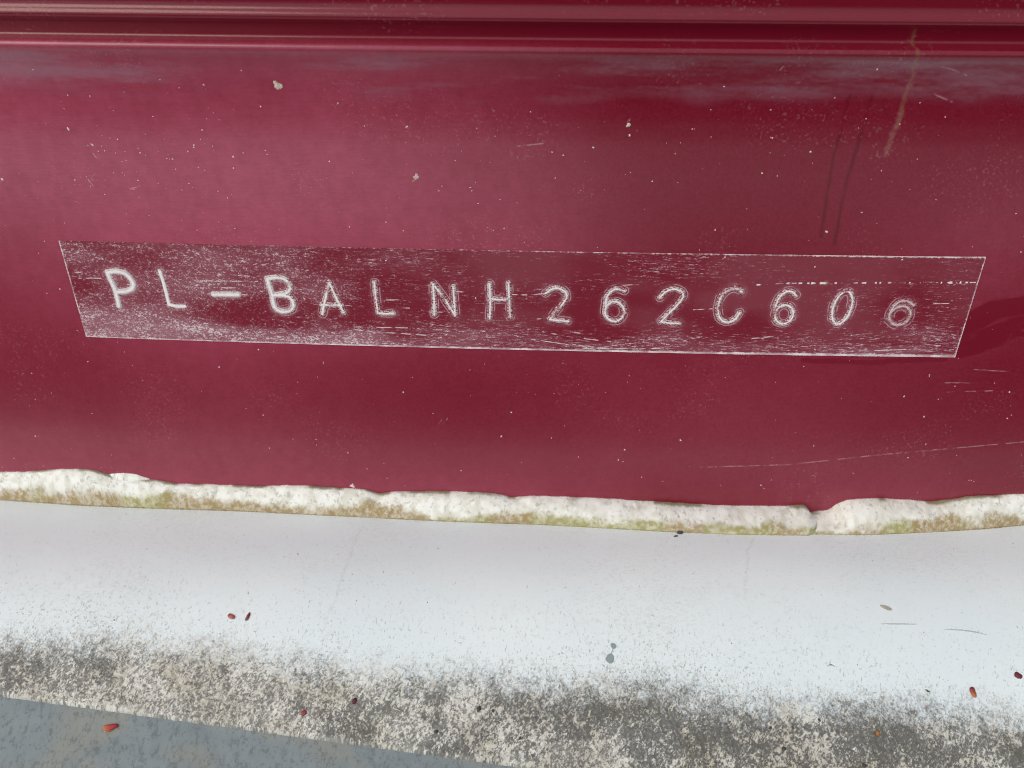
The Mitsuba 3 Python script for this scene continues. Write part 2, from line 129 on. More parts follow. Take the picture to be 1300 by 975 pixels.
def hull_color(p, n, uv):
    u, _, w = local(p)
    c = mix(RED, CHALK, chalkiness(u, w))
    track = smoothstep(.62, .2, seg_dist(u + .5 * (noise(u * .4, w * .35, 61) - .5), w, DRIPS)) * smoothstep(.2, .5, noise(3.0, w * .25, 62))
    c = mix(c, (.085, .001, .008), track * .55)                         # thin dark runs left by water
    grain = noise(u * 5, w * 6, 1)
    d = seg_dist(u + .5 * (noise(u * 1.2, w * 1.2, 3) - .5), w, MOSS)
    moss = smoothstep(1.25, .05, d + 1.3 * (fbm(u * .8, w * .35, 9, 3) - .3)) * .28
    c = mix(c, mix((.26, .20, .075), (.32, .20, .14), smoothstep(52, 45, w)), moss)
    d = seg_dist(u, w, SMEARS)
    c = mix(c, (.50, .33, .35), smoothstep(.26, .03, d) * smoothstep(.25, .7, fbm(u * .8, w * 1.5, 12, 2)) * .42)
    sp = smoothstep(.80, .86, noise(u * 2.6, w * 2.6, 21)) * smoothstep(.56, .74, fbm(u * .06, w * .07, 31, 2)) # small pale pitting, in clusters
    c = mix(c, (.46, .27, .29), sp * .14)
    cove_grey = smoothstep(.30, .80, fbm(u * .035, w * .30, 41, 4) + .12 * (noise(u * .8, w * 2.2, 43) - .5))            # wavy grey patches along the cove
    cove_grey *= smoothstep(47.5, 52.5, w + 2.5 * (noise(u * .12, 3, 45) - .5)) * smoothstep(58.3, 57.3, w)
    return mix(c, (.26, .17, .22), cove_grey * .42)
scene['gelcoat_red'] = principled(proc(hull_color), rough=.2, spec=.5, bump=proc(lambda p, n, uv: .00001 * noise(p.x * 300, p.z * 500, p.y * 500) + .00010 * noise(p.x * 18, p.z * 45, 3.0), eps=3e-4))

PA, PB = PLATE[0], PLATE[1]; PD = PLATE[3]
def plate_coords(u, w):                    # along the plate from its left edge, up from its lower edge
    s = (PB[1] - PA[1] + PLATE[2][1] - PD[1]) / 2 / (PB[0] - PA[0])
    return u - (PA[0] + PD[0]) / 2, (w - PD[1] - (u - PD[0]) * s)
PH = (PA[1] - PD[1] + PB[1] - PLATE[2][1]) / 2
PW = PB[0] - PA[0]
GLINES = [l for _, _, ls in GLYPHS for l in ls]
def plate_white(u, w, letters=True):
    a, b = plate_coords(u, w)
    right = smoothstep(10, 170, a + 40 * (fbm(a * .05, b * .2, 3, 2) - .5))
    bb = b + .012 * a + .5 * (noise(a * .05, b * .2, 33) - .5)                         # strokes run along the strip, slightly askew
    fine = noise(a * .55, bb * 4.5, 1) * .36 + noise(a * 1.5, bb * 8.0, 5) * .34 + noise(a * 4.0, bb * 12.0, 6) * .30
    dots = noise(a * 1.9, b * 2.4, 7) * .34 + noise(a * 3.8, b * 5.2, 9) * .36 + noise(a * 7.5, b * 9.5, 10) * .30
    tex = fine * (.30 + .6 * right) + dots * (.70 - .6 * right)
    patch = fbm(a * .045, b * .13, 11, 4)
    low = smoothstep(9.5, .2, b + 6 * (fbm(a * .06, b * .3, 13, 3) - .5))
    top = smoothstep(15, 25, b + 7 * (patch - .5))
    mid = smoothstep(8, 3, dr.abs(b - 13.5)) * smoothstep(90, 150, a)
    dens = .36 + .36 * low + .05 * top + .70 * (patch - .5) - .14 * right - .12 * mid + .14 * smoothstep(90, 10, a)
    thr = .775 - .44 * dens
    wht = smoothstep(thr - .10, thr + .24, tex) * (.50 + .25 * noise(a * .2, b * .5, 35))
    wht = dr.maximum(wht, smoothstep(.35, .95, dens + .25 * (tex - .5)) * .34)
    d = seg_dist(u, w, SCRATCH)
    wht = dr.maximum(wht, smoothstep(.20, .03, d) * smoothstep(.20, .6, noise(a * .8, b * 3, 15)) * .75)
    dl = seg_dist(u, w, [DOTLINE])
    wht = dr.maximum(wht, smoothstep(.30, .05, dl + .3 * (noise(a * .9, 2, 17) - .5)) * smoothstep(.54, .74, noise(a * 1.9, 3, 19)) * .85)
    edge = dr.minimum(dr.minimum(b, PH - b), dr.minimum(a, PW - a))
    wht = dr.maximum(wht, smoothstep(.45, .10, edge + .35 * (noise(a * 2.2, b * 2.2, 23) - .5)) * (.45 + .35 * noise(a * .5, b * .5, 24)))
    if letters:
        d = seg_dist(u, w, GLINES)
        grain = noise(a * 2.2, b * 7, 25) * .5 + noise(a * 6, b * 9, 27) * .5
        bold = .35 + .65 * smoothstep(75, 35, a)
        halo = smoothstep(2.2, .5, d + .9 * (patch - .5)) * smoothstep(.36, .70, grain) * bold
        halo2 = smoothstep(1.35, .6, d) * smoothstep(.40, .75, grain)
        ring = smoothstep(.20, .04, dr.abs(d - 1.10 - .22 * (noise(a * .5, b * .5, 29) - .5))) * smoothstep(.30, .62, noise(a * .55, b * .7, 30)) * smoothstep(20, 60, a)
        wht = dr.maximum(wht, dr.maximum(dr.maximum(halo * .58, halo2 * .34), ring * .48))
    return wht
def plate_color(p, n, uv):
    u, _, w = local(p)
    base = mix((.155, .0025, .015), (.22, .05, .07), smoothstep(.30, .75, fbm(u * .05, w * .12, 2, 3)) * .45)
    k = plate_white(u, w)
    return mix(base, mix((.54, .34, .40), (.76, .69, .70), smoothstep(.36, .70, k)), k * 1.05)
scene['plate_red'] = principled(proc(plate_color), rough=.36, spec=.4)
def glyph_color(p, n, uv):
    u, _, w = local(p)
    d = seg_dist(u + .10 * (noise(u * 2, w * 2, 51) - .5), w + .10 * (noise(u * 2, w * 2, 52) - .5), GLINES)
    grain = noise(u * 2.6, w * 7, 2) * .5 + noise(u * 7, w * 9, 3) * .5
    bold = smoothstep(-35, -75, u)
    patchy = fbm(u * .30, w * .30, 5, 3)
    core = smoothstep(.34 + .26 * bold, .12 + .12 * bold, d) * smoothstep(.08, .40, grain + .12 * bold) * smoothstep(.10, .38, patchy + .2 * (grain - .5) + .25 * bold)
    flank = smoothstep(.38, .68, grain + .30 * (patchy - .45) + .22 * bold) * .60
    return mix((.20, .020, .035), (.74, .71, .71), dr.clip(dr.maximum(core * .95, flank), 0, 1) * (1 - .38 * smoothstep(92, 97, u)))
scene['glyph_worn'] = principled(proc(glyph_color), rough=.5, spec=.4)

def sealant_color(p, n, uv):
    u, _, w = local(p)
    v, s = uv.y, u
    g = fbm(s * .6, v * 5, 3, 4)
    c = mix((.63, .61, .545), (.77, .76, .72), smoothstep(.25, .7, g))
    fineg = noise(s * 1.1, v * 9, 5) * .4 + noise(s * 2.6, v * 20, 6) * .35 + noise(s * 5, v * 36, 8) * .25
    c = mix(c, (.34, .33, .29), smoothstep(.58, .76, fineg + .16 * (fbm(s * .12, v * 2, 18, 2) - .5)) * .62)                 # grime in the pores
    blotch = fbm(s * .05, 4, 7, 3)
    line = v + .42 * (fbm(s * .22, v * 2.2, 9, 4) - .5) + .75 * (blotch - .5) + .10 * (fineg - .5)
    alg = smoothstep(.50, .80, line) * (.62 + .38 * smoothstep(.30, .62, fineg))
    tint = noise(s * .10, 1, 13)
    c = mix(c, mix((.30, .27, .085), (.29, .20, .075), smoothstep(.40, .62, tint)), alg * .92)
    top = smoothstep(.20, .06, v + .16 * (fbm(s * .5, v * 3, 15, 3) - .5)) * smoothstep(.42, .58, fbm(s * .13, 2, 17, 3))
    c = mix(c, (.15, .125, .045), top * .85)
    return mix(c, (.20, .13, .06), smoothstep(.955, .985, v + .03 * (noise(s * .8, 5, 19) - .5)) * .7)
scene['sealant'] = principled(proc(sealant_color), rough=.62, spec=.3)

def lin(x, c): return float(c[0]) * x + float(c[1])
dfit = np.polyfit(DX, DN, 1)
def grime(u, n):                           # where the outer band of the ledge is rough and mouldy: depth into it, band, distance to the lip
    d = n - lin(u, dfit) + 7.0 * (fbm(u * .035, n * .03, 51, 4) - .5)
    jag = noise(u * .7, n * .7, 53) * .30 + noise(u * 2.2, n * 2.2, 54) * .35 + noise(u * 5.0, n * 5.0, 55) * .35
    band = smoothstep(-5.0, 5.0, d + 11.0 * (jag - .5))
    return d, band, lin(u, gfit) - n
def ledge_color(p, nn, uv):
    u, n, w = local(p)
    d, band, e = grime(u, n)
    white = mix((.65, .71, .74), (.72, .76, .775), fbm(u * .03, n * .05, 61, 3))
    # grain, from 1.4 mm clots down to 0.13 mm, drawn out across the ledge where water runs off
    uu = u + .35 * n
    g = noise(uu * .8, n * .75, 70) * .18 + noise(uu * 1.7, n * 1.7, 71) * .28 + noise(uu * 3.4, n * 3.4, 73) * .32 + noise(u * 7.0, n * 7.0, 74) * .22
    soil = fbm(u * .028 + 11, n * .05, 63, 4)
    rub = noise(u * 1.4 + n * .5, n * 2.6 - u * .4, 65) * .5 + noise(u * 3.5, n * 4.5, 66) * .5
    white = mix(white, (.50, .49, .45), smoothstep(.55, .90, rub + .55 * (soil - .5)) * .26)
    near = smoothstep(-26, -1, d)
    th = .83 - .16 * near * soil
    white = mix(white, (.20, .195, .18), smoothstep(th - .08, th + .06, noise(u * 2.6, n * 1.9, 76) * .5 + noise(u * 5.5, n * 4.4, 78) * .5) * (.20 + .40 * near))
    crack = seg_dist(u + .9 * (fbm(n * .7, 2, 77, 2) - .5), n, SEAMS)
    white = mix(white, (.42, .42, .41), smoothstep(1.0, .1, crack + 1.6 * (g - .3)) * .22)
    patch = fbm(u * .045 + 2, n * .085, 81, 4)
    crust = mix((.57, .545, .495), (.46, .425, .37), smoothstep(.35, .65, fbm(u * .11, n * .16, 83, 3) + .12 * smoothstep(-40, 80, u)))
    crust = mix(crust, (.36, .31, .20), smoothstep(.52, .72, fbm(u * .09 + 7, n * .11, 85, 4)) * .45)
    east = smoothstep(-70, 60, u + 30 * (fbm(u * .03, n * .06, 86, 2) - .5))
    clot = smoothstep(.45, .66, fbm(u * .085 + 4, n * .14, 88, 5) + .16 * east - .07 + .10 * smoothstep(12, 3, dr.abs(d - 5)))
    th = .56 - .34 * (patch - .45) - .10 * clot - .05 * east
    g = g + .22 * (noise(u * .42, n * .42, 92) - .5) * clot
    dark = smoothstep(th - .11, th + .12, g)
    crust = mix(crust, (.062, .059, .055), dark * (.74 + .12 * clot))
    crust = mix(crust, (.72, .705, .67), smoothstep(.56, .82, noise(u * 2.4, n * 2.4, 87) * .5 + noise(u * 5.2, n * 5.2, 90) * .5) * (.5 - .25 * clot))
    crust = mix(crust, (.58, .56, .53), smoothstep(2.2, .3, e + 2.5 * (fbm(u * .3, n * .3, 89, 2) - .5)) * .30)
    return mix(white, crust, band)
scene['ledge_white'] = principled(proc(ledge_color), rough=.42, spec=.35)

def deck_color(p, nn, uv):
    u, n, w = local(p)
    c = mix((.145, .170, .185), (.205, .232, .245), fbm(u * .12, n * .2, 91, 4))
    c = mix(c, (.24, .22, .17), smoothstep(.52, .72, fbm(u * .07 + 5, n * .1, 93, 3)) * .4)
    g = noise(u * .8, n * .65, 94) * .3 + noise(u * 1.9, n * 1.5, 95) * .35 + noise(u * 4.8, n * 4.2, 97) * .35
    return mix(c, (.06, .068, .072), smoothstep(.46, .78, g) * .48)
scene['deck_grey'] = principled(proc(deck_color), rough=.5, spec=.4)
scene['vertex_paint'] = principled({'type': 'mesh_attribute', 'name': 'vertex_color'}, rough=.38, spec=.5)
scene['crust_pale'] = principled(proc(lambda p, n, uv: mix((.34, .24, .19), (.62, .55, .46), noise(p.x * 1800, p.y * 1800, p.z * 1800))), rough=.8, spec=.2)
scene['fleck_pale'] = principled((.62, .50, .50), rough=.6, spec=.3)
scene['fleck_dark'] = principled((.06, .055, .05), rough=.7, spec=.3)
scene['drop_grey'] = principled(proc(lambda p, n, uv: mix((.20, .245, .25), (.26, .30, .30), noise(p.x * 900, p.y * 900, p.z * 900))), rough=.3, spec=.5)
scene['flake_tan'] = principled(proc(lambda p, n, uv: mix((.22, .21, .16), (.42, .41, .35), noise(p.x * 4000, p.y * 900, p.z * 900))), rough=.6, spec=.3)

# ---------------------------------------------------------------- the red hull: one skin in three parts
def round_profile():
    pts = [(-75, 0)] + [(w, 0) for w in np.arange(-74, 31, 2)]
    key = [(32, 0), (38, .12), (43, .45), (47, .95), (51, 1.75), (54.5, 2.75), (56.6, 3.65), (58.2, 4.6), (58.8, 5.0), (59.4, 5.05), (60.0, 4.6), (60.4, 3.5), (60.7, 2.5), (61.2, 2.1), (62.3, 2.5), (63.5, 3.3), (64.2, 4.0),
           (64.6, 4.8), (65.0, 5.35), (65.5, 5.55), (66.1, 5.45), (66.6, 5.1), (67.1, 4.85), (67.8, 4.9), (69.5, 5.3), (72, 6.0)]
    k = np.array(key); t = np.r_[0, np.cumsum(np.hypot(*np.diff(k, axis=0).T))]
    from scipy.interpolate import PchipInterpolator
    tt = np.linspace(0, t[-1], 110)
    body = np.stack([PchipInterpolator(t, k[:, 0])(tt), PchipInterpolator(t, k[:, 1])(tt)], 1)
    j0 = len(pts)
    pts += [tuple(x) for x in body]; j1 = len(pts) - 1
    pts += [(w, 6.0 + .28 * (w - 72)) for w in np.arange(76, 190, 6)]
    pts += [(190 + 8 * math.sin(a), 30.5 + 8 * math.cos(a)) for a in np.linspace(0, math.pi / 2, 10)]
    pts += [(198, 20), (198, -60), (196, -65), (190, -66), (60, -66), (-75, -66)]
    return np.array(pts), j0, j1
prof, j0, j1 = round_profile()
us = np.r_[-420:-170:26j, np.linspace(-168, 168, 169), 170:420:26j]
U = us[:, None] + 0 * prof[None, :, 0]
edge_crown = np.where(np.abs(U) < 180, hull_n(U), hull_n(np.sign(U) * 180) + (np.abs(U) - 180) * np.sign(U) * (0.020 - 2.4e-4 * 180 * np.sign(U)))
HP = np.stack([U, edge_crown + prof[None, :, 1], prof[None, :, 0] + 0 * U], -1)
HN = normals(HP)
thing('boat_hull', 'dark red glossy boat hull with a ridged moulding along its top, chalky and speckled', 'boat hull')
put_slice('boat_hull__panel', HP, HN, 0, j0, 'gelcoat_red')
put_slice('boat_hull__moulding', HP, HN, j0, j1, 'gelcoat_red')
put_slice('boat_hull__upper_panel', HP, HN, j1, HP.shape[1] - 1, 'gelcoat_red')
labels['boat_hull__moulding'] = {'label': 'double ridged moulding running along the top of the red hull'}

def on_hull(u, w, h=0.0):
    return np.stack([np.asarray(u, float), hull_n(np.asarray(u, float)) + np.interp(w, prof[:j1, 0], prof[:j1, 1]) + h, np.asarray(w, float)], -1)

# ---------------------------------------------------------------- the number plate and its embossed characters
thing('number_plate', 'long scratched transparent red strip with a whitened embossed number on the hull', 'number plate')
na, nb_ = 240, 33
A, B = np.meshgrid(np.linspace(0, 1, na), np.linspace(0, 1, nb_), indexing='ij')
P0, P1, P2, P3 = [np.array(c) for c in PLATE]                                      # tl, tr, br, bl
def plate_rim(A):
    return .06 * (meshkit.noise(np.stack([A * 180, A * 0, A * 0], -1)) - .5)
UW = (P3 * (1 - A)[..., None] + P2 * A[..., None]) * (1 - B)[..., None] + (P0 * (1 - A)[..., None] + P1 * A[..., None]) * B[..., None]
UW[..., 1] += plate_rim(A) * (np.abs(B - .5) > .49) * np.sign(B - .5)
rim = np.minimum(np.minimum(A * PW, (1 - A) * PW), np.minimum(B, 1 - B) * PH)
top = on_hull(UW[..., 0], UW[..., 1], .32)
skirt = lambda e: np.stack([e, e - [0, .42, 0]], 0)
pm = [grid_mesh(top)]
for e, fl in ((top[:, 0], False), (top[:, -1], True), (top[0], True), (top[-1], False)):
    pm.append(grid_mesh(skirt(e), not fl))
put('number_plate__strip', trimesh.util.concatenate(pm), 'plate_red')

def glyph_mesh(lines, r=.78, h=.26, seed=0):
    sph = manifold3d.Manifold.sphere(1.0, 16)
    parts = []
    for line in lines:
        for a, b in zip(line[:-1], line[1:]):
            two = [sph.scale((r, r, h)).translate((q[0], q[1], 0)) for q in (a, b)]
            parts.append(manifold3d.Manifold.batch_hull(two))
    m = manifold3d.Manifold.batch_boolean(parts, manifold3d.OpType.Add).trim_by_plane((0, 0, 1), -.02).refine_to_length(.35)
    mm = m.to_mesh(); v, f = np.array(mm.vert_properties[:, :3], float), np.array(mm.tri_verts)
    v = v + .13 * (np.stack([meshkit.fbm(v * 1.3 + k * 17.0, 2, seed + k) for k in range(3)], -1) - .5) * [1, 1, .5]        # hand-pressed, uneven
    v = np.stack([v[:, 0], hull_n(v[:, 0]) + .32 + v[:, 2], v[:, 1]], -1)
    return trimesh.Trimesh(world(v), f, process=False)
look = {0: 'broad white letter P, first of the row', 1: 'thin letter L beside the first P', 2: 'short white dash', 3: 'bold white digit 8 after the dash', 4: 'faint double-lined letter A', 5: 'letter L after the A', 6: 'letter N',
        7: 'letter H', 8: 'first digit 2, after the H', 9: 'digit 6 between the two 2s', 10: 'second digit 2, before the C', 11: 'letter C', 12: 'digit 6 after the C', 13: 'slanted digit 0', 14: 'small half worn digit 6, last of the row'}
for i, (kind, ch, lines) in enumerate(GLYPHS):
    k = put(numbered('number_plate__' + kind), glyph_mesh(lines, (.52 if i in (1, 14) else .82 if i in (0, 2, 3) else .72), .16 if i in (1, 4, 14) else .26, i), 'glyph_worn', smooth=50)
    labels[k] = {'label': look[i]}

# ---------------------------------------------------------------- white ledge with its grimy rough outer band
thing('white_ledge', 'white moulded ledge below the red hull, its outer band rough and black with grime', 'ledge')
ul = np.r_[-420:-152:40j, np.linspace(-150, 150, 1101), 152:420:40j]
q = np.r_[np.linspace(0, .62, 110), np.linspace(.62, 1, 190)[1:]]
LU = ul[:, None] + 0 * q[None]
n0, n1 = -12.0, lip_n(LU) - 1.0
LN = n0 + (n1 - n0) * q[None]
LW = ledge_w(LN)
db = LN - np.polyval(dfit, LU)
bandm = np.clip((db + 3) / 7, 0, 1); bandm = bandm * bandm * (3 - 2 * bandm)
pts = np.stack([LU, LN, LU * 0], -1)
relief = .42 * (meshkit.fbm(pts * [1.0, 1.1, 1], 3, 3) - .5) + .28 * (meshkit.noise(pts * [2.6, 2.8, 1], 9) - .5)
wave = .10 * (meshkit.fbm(pts * [.03, .05, 1], 2, 5) - .5)
LW = LW + bandm * relief + wave
LP = np.stack([LU, LN, LW], -1)
endw = LW[:, -1:]
arc = np.linspace(0, math.pi / 2, 7)[None, 1:]
lipn = LN[:, -1:] + 1.0 * np.sin(arc) + .12 * (meshkit.noise(np.stack([LU[:, -1:] * 1.3 + 0 * arc, arc * 2 + 0 * endw, arc * 0 + 0 * endw], -1), 4) - .5)
lipw = endw - 1.0 * (1 - np.cos(arc)) - .287 * np.sin(arc)
LIP = np.stack([LU[:, -1:] + 0 * arc, lipn, lipw], -1)
down = np.stack([LU[:, -1:], LIP[:, -1:, 1], LIP[:, -1:, 2] - 14], -1)
LP = np.concatenate([LP, LIP, down], 1)
put('white_ledge', grid_mesh(LP, True), 'ledge_white', smooth=True)

# ---------------------------------------------------------------- grey speckled deck below the lip
thing('grey_deck', 'blue grey speckled deck surface beyond the grimy edge of the white ledge', 'deck')
ug = np.r_[-420:-150:60j, np.linspace(-149, 60, 520), 62:420:60j]
qg = np.r_[np.linspace(0, .12, 100), np.linspace(.12, 1, 60)[1:]] * 330
GU = ug[:, None] + 0 * qg[None]
GNn = lip_n(GU) - 1.0 + qg[None]
GW = ledge_w(GNn) - 1.0 + .22 * (meshkit.fbm(np.stack([GU * .55, GNn * .5, GU * 0], -1), 3, 6) - .5)
put('grey_deck', grid_mesh(np.stack([GU, GNn, GW], -1), True), 'deck_grey', smooth=True)

# ---------------------------------------------------------------- sealant in the joint: two beads and a sliver
def arrs(l): a = np.array(l); return a[:, 0], a[:, 1]
def bead(topl, botl, u0, u1, r0=0, r1=0, slant=0.0, seed=0):
    n = int((u1 - u0) / .35)
    uu = np.linspace(u0, u1, n); v = np.linspace(0, 1, 26)
    from scipy.interpolate import PchipInterpolator
    wt = np.interp(uu, *arrs(topl)); nb = np.interp(uu, *arrs(botl))
    k5 = np.hanning(9) / np.hanning(9).sum(); wt, nb = (np.convolve(np.pad(x_, 4, mode='edge'), k5, 'valid') for x_ in (wt, nb))
    wt = wt + .25 * (meshkit.noise(np.stack([uu * .5, uu * 0, uu * 0], -1), seed) - .5)
    s = np.ones(n)
    if r0: s *= np.sqrt(np.clip(1 - np.clip(1 - (uu - u0) / r0, 0, 1) ** 2, .0004, 1))
    if r1: s *= np.sqrt(np.clip(1 - np.clip(1 - (u1 - uu) / r1, 0, 1) ** 2, .0004, 1))
    tn, bn, bw = hull_n(uu), nb, ledge_w(nb)
    p0 = np.stack([tn, wt], -1); p3 = np.stack([bn, bw], -1)
    p1 = np.stack([tn + .8 + .34 * (bn - tn), wt + .1], -1); p2 = np.stack([bn + .3, bw + .50 * (wt - bw)], -1)
    V = v[None, :, None]
    C = (1 - V) ** 3 * p0[:, None] + 3 * V * (1 - V) ** 2 * p1[:, None] + 3 * V * V * (1 - V) * p2[:, None] + V ** 3 * p3[:, None]
    core = np.stack([tn + .6, bw + .3], -1)[:, None]
    C = core + (C - core) * s[:, None, None]
    sh = slant * (v - .5)[None] * (1 - s)[:, None]
    X = uu[:, None] + sh + 0 * v[None]
    q3 = np.stack([X, C[..., 0], C[..., 1]], -1)
    lump = .40 * (meshkit.fbm(q3 * [.16, .35, .35], 3, seed + 2) - .5) + .20 * (meshkit.fbm(q3 * [.9, 1.3, 1.3], 3, seed + 4) - .5)
    pit = -.35 * np.clip((meshkit.noise(q3 * 1.15, seed + 6) - .80) / .1, 0, 1)
    fade = np.clip(np.minimum(v, 1 - v) * 9, 0, 1)[None] * np.clip(s, 0, 1)[:, None]
    dirn = C - core; dirn = dirn / np.maximum(np.linalg.norm(dirn, axis=-1, keepdims=True), .3)
    C = C + dirn * ((lump + pit) * fade)[..., None]
    Q = np.stack([X, C[..., 0], C[..., 1]], -1)
    back0 = np.stack([X[:, 0], C[:, 0, 0] - 2.0, C[:, 0, 1] - .6], -1)[:, None]
    back1 = np.stack([X[:, -1], C[:, -1, 0] - .5, C[:, -1, 1] - 2.0], -1)[:, None]
    Q = np.concatenate([back0, Q, back1], 1)
    uv = np.stack([X[:, [0]] + 0 * Q[..., 0], np.concatenate([[0], v, [1]])[None] + 0 * Q[..., 0]], -1)
    return grid_mesh(Q, True), uv.reshape(-1, 2)
thing('sealant_joint', 'lumpy off-white sealant bead stained olive along the foot of the red hull', 'sealant')
(t1, b1), (t2, b2) = BEADS
uend = t1[-1][0]
m, uv = bead(t1, b1, t1[0][0], 88.5, 0, 4.5, 5.0, 1)
k = put('sealant_joint__bead', m, 'sealant', smooth=True, uv=uv); labels[k] = {'label': 'long left run of sealant with a thicker lump near its left end'}
m, uv = bead(t2, b2, 81.8, t2[-1][0], 5.5, 0, 5.0, 11)
k = put('sealant_joint__bead_001', m, 'sealant', smooth=True, uv=uv); labels[k] = {'label': 'right run of sealant overlapping the end of the left one'}
st = np.array(SLIVER)
uu = np.linspace(st[0, 0], st[-1, 0], 40); tt = np.interp(uu, st[:, 0], st[:, 1])
base = np.linspace(st[0, 1], st[-1, 1], 40) - 1.2
fr = np.linspace(0, 1, 9)[None]
hgt = 1.1 * np.sin(np.pi * np.linspace(0.02, .98, 40))[:, None] * np.sqrt(np.clip(1 - fr ** 2, 0, 1))
Q = np.stack([uu[:, None] + 0 * fr, hull_n(uu)[:, None] + hgt, base[:, None] + (tt - base)[:, None] * fr], -1)
put('sealant_joint__smear', grid_mesh(Q), 'sealant', smooth=True, uv=np.stack([Q[..., 0], .27 + .06 * (Q[..., 2] - Q[..., 2].min())], -1).reshape(-1, 2))

# ---------------------------------------------------------------- small things
def ledge_frame(u, n):                     # a point of the ledge's surface and its axes: right, outward, up
    i = np.clip(np.searchsorted(ul, u), 1, len(ul) - 1)
    row = LP[i]; w = np.interp(n, row[:len(q), 1], row[:len(q), 2])
    e = lip_n(np.array(u))
    if n > e: w = float(ledge_w(np.array(n)) - 1.0)
    g = float(ledge_w(np.array(n + 1.0)) - ledge_w(np.array(n - 1.0))) / 2
    out = np.array([0, 1, g]) / math.hypot(1, g); nor = np.array([0, -g, 1]) / math.hypot(1, g)
    return np.array([u, n, w]), np.array([1.0, 0, 0]), out, nor
def hull_frame(u, w): return on_hull(u, w), np.array([1.0, 0, 0]), np.array([0, 0, 1.0]), np.array([0, 1.0, 0])
def set_on(verts, frame, ang=0.0):         # local (x, y, z up) -> a surface; the y axis runs up the picture
    o, x, y, z = frame
    ca, sa = math.cos(ang), math.sin(ang)
    r = np.stack([verts[:, 0] * ca - verts[:, 1] * sa, verts[:, 0] * sa + verts[:, 1] * ca, verts[:, 2]], -1)
    return world(o + r[:, :1] * x + r[:, 1:2] * y + r[:, 2:] * z)
def up_frame(f): return f[0], f[1], -f[2], f[3]
def blob(seed, rx, ry, rz, rough=.25, sub=2):
    m = trimesh.creation.icosphere(subdivisions=sub)
    v = m.vertices * (1 + rough * 2 * (meshkit.fbm(m.vertices * 1.6 + seed * 7.3, 3, seed) - .5))[:, None]
    return v * [rx, ry, rz], m.faces

def husk(l, wd, seed, bend=.12, pinch=.25):
    na, nc = 22, 18
    s = np.linspace(0, 1, na); ph = np.linspace(0, 2 * np.pi, nc, endpoint=False)
    r = (np.clip(1 - np.abs(2 * s - 1) ** 3.2, 0, 1)) ** .5 * (1 - pinch * s)
    x = (s - .5) * l
    S, PHI = np.meshgrid(s, ph, indexing='ij')
    R = r[:, None] * wd / 2 * (1 + .10 * np.cos(3 * PHI + seed) + .10 * (meshkit.noise(np.stack([S * 5, np.cos(PHI) * 2, np.sin(PHI) * 2], -1), seed) - .5))
    groove = 1 - .16 * np.exp(-((PHI - np.pi / 2) / .22) ** 2)
    v = np.stack([x[:, None] + 0 * PHI, R * np.cos(PHI) + bend * l * (S - .5) ** 2, R * groove * np.sin(PHI) * .72 + wd * .24], -1).reshape(-1, 3)
    i, j = np.meshgrid(np.arange(na - 1), np.arange(nc), indexing='ij'); k = (j + 1) % nc
    f = np.stack([i * nc + j, (i + 1) * nc + j, (i + 1) * nc + k, i * nc + k], -1).reshape(-1, 4)
    return v, np.vstack([f[:, [0, 1, 2]], f[:, [0, 2, 3]]]), S.reshape(-1)
PXMM = .178
hl = {'a': ('pinkish red husk lying slanted on the white ledge, left one of the pair', (.13, .018, .02), (.42, .11, .08), (.22, .07, .09)), 'b': ('slim upright dark pink husk on the white ledge, right one of the pair', (.13, .012, .022), (.22, .03, .045), (.22, .10, .13)),
      'c': ('tiny dark maroon seed in the grime at the lower left', (.07, .008, .014), (.09, .012, .018), (.07, .01, .014)), 'd': ('tiny bright red seed in the grime near the grey deck', (.17, .012, .018), (.24, .025, .025), (.22, .04, .035)),
      'e': ('red petal-like husk with an orange edge on the grey deck', (.36, .12, .025), (.34, .018, .014), (.26, .01, .018)), 'f': ('orange red capsule-shaped husk standing on end at the right', (.14, .008, .022), (.27, .06, .018), (.40, .15, .05)),
      'g': ('round dark crimson seed at the right border', (.11, .006, .022), (.12, .008, .025), (.11, .008, .022)), 'h': ('small orange brown seed on the black grime', (.24, .09, .03), (.33, .14, .045), (.26, .11, .05))}
for j, (k, u, n, l, wd, an) in enumerate(HUSKS):
    v, f, s = husk(l * PXMM, wd * PXMM, j + 1, pinch=.38 if k in 'be' else .12)
    c0, c1, c2 = [np.array(c) for c in hl[k][1:]]
    if k == 'b': s = 1 - s; v[:, 0] *= 1
    col = np.where((s < .5)[:, None], c0 + (c1 - c0) * (s / .5)[:, None], c1 + (c2 - c1) * ((s - .5) / .5)[:, None])
    fr_ = up_frame(ledge_frame(u, n))
    key = numbered('seed_husk')
    if k == 'e':                           # a second lobe lies against the first
        v2, f2, s2 = husk(l * PXMM * .62, wd * PXMM * .55, 33, pinch=.4)
        v2 = v2 + [-l * PXMM * .14, -wd * PXMM * .34, 0]
        col2 = np.array([.42, .19, .05]) + (np.array([.33, .06, .02]) - [.42, .19, .05]) * s2[:, None]
        f = np.vstack([f, f2 + len(v)]); v = np.vstack([v, v2]); col = np.vstack([col, col2])
    put(key, trimesh.Trimesh(set_on(v, fr_, math.radians(an)), f, process=False), 'vertex_paint', smooth=True, color=col)
    thing(key, hl[k][0], 'seed husk', 'red seed husks')

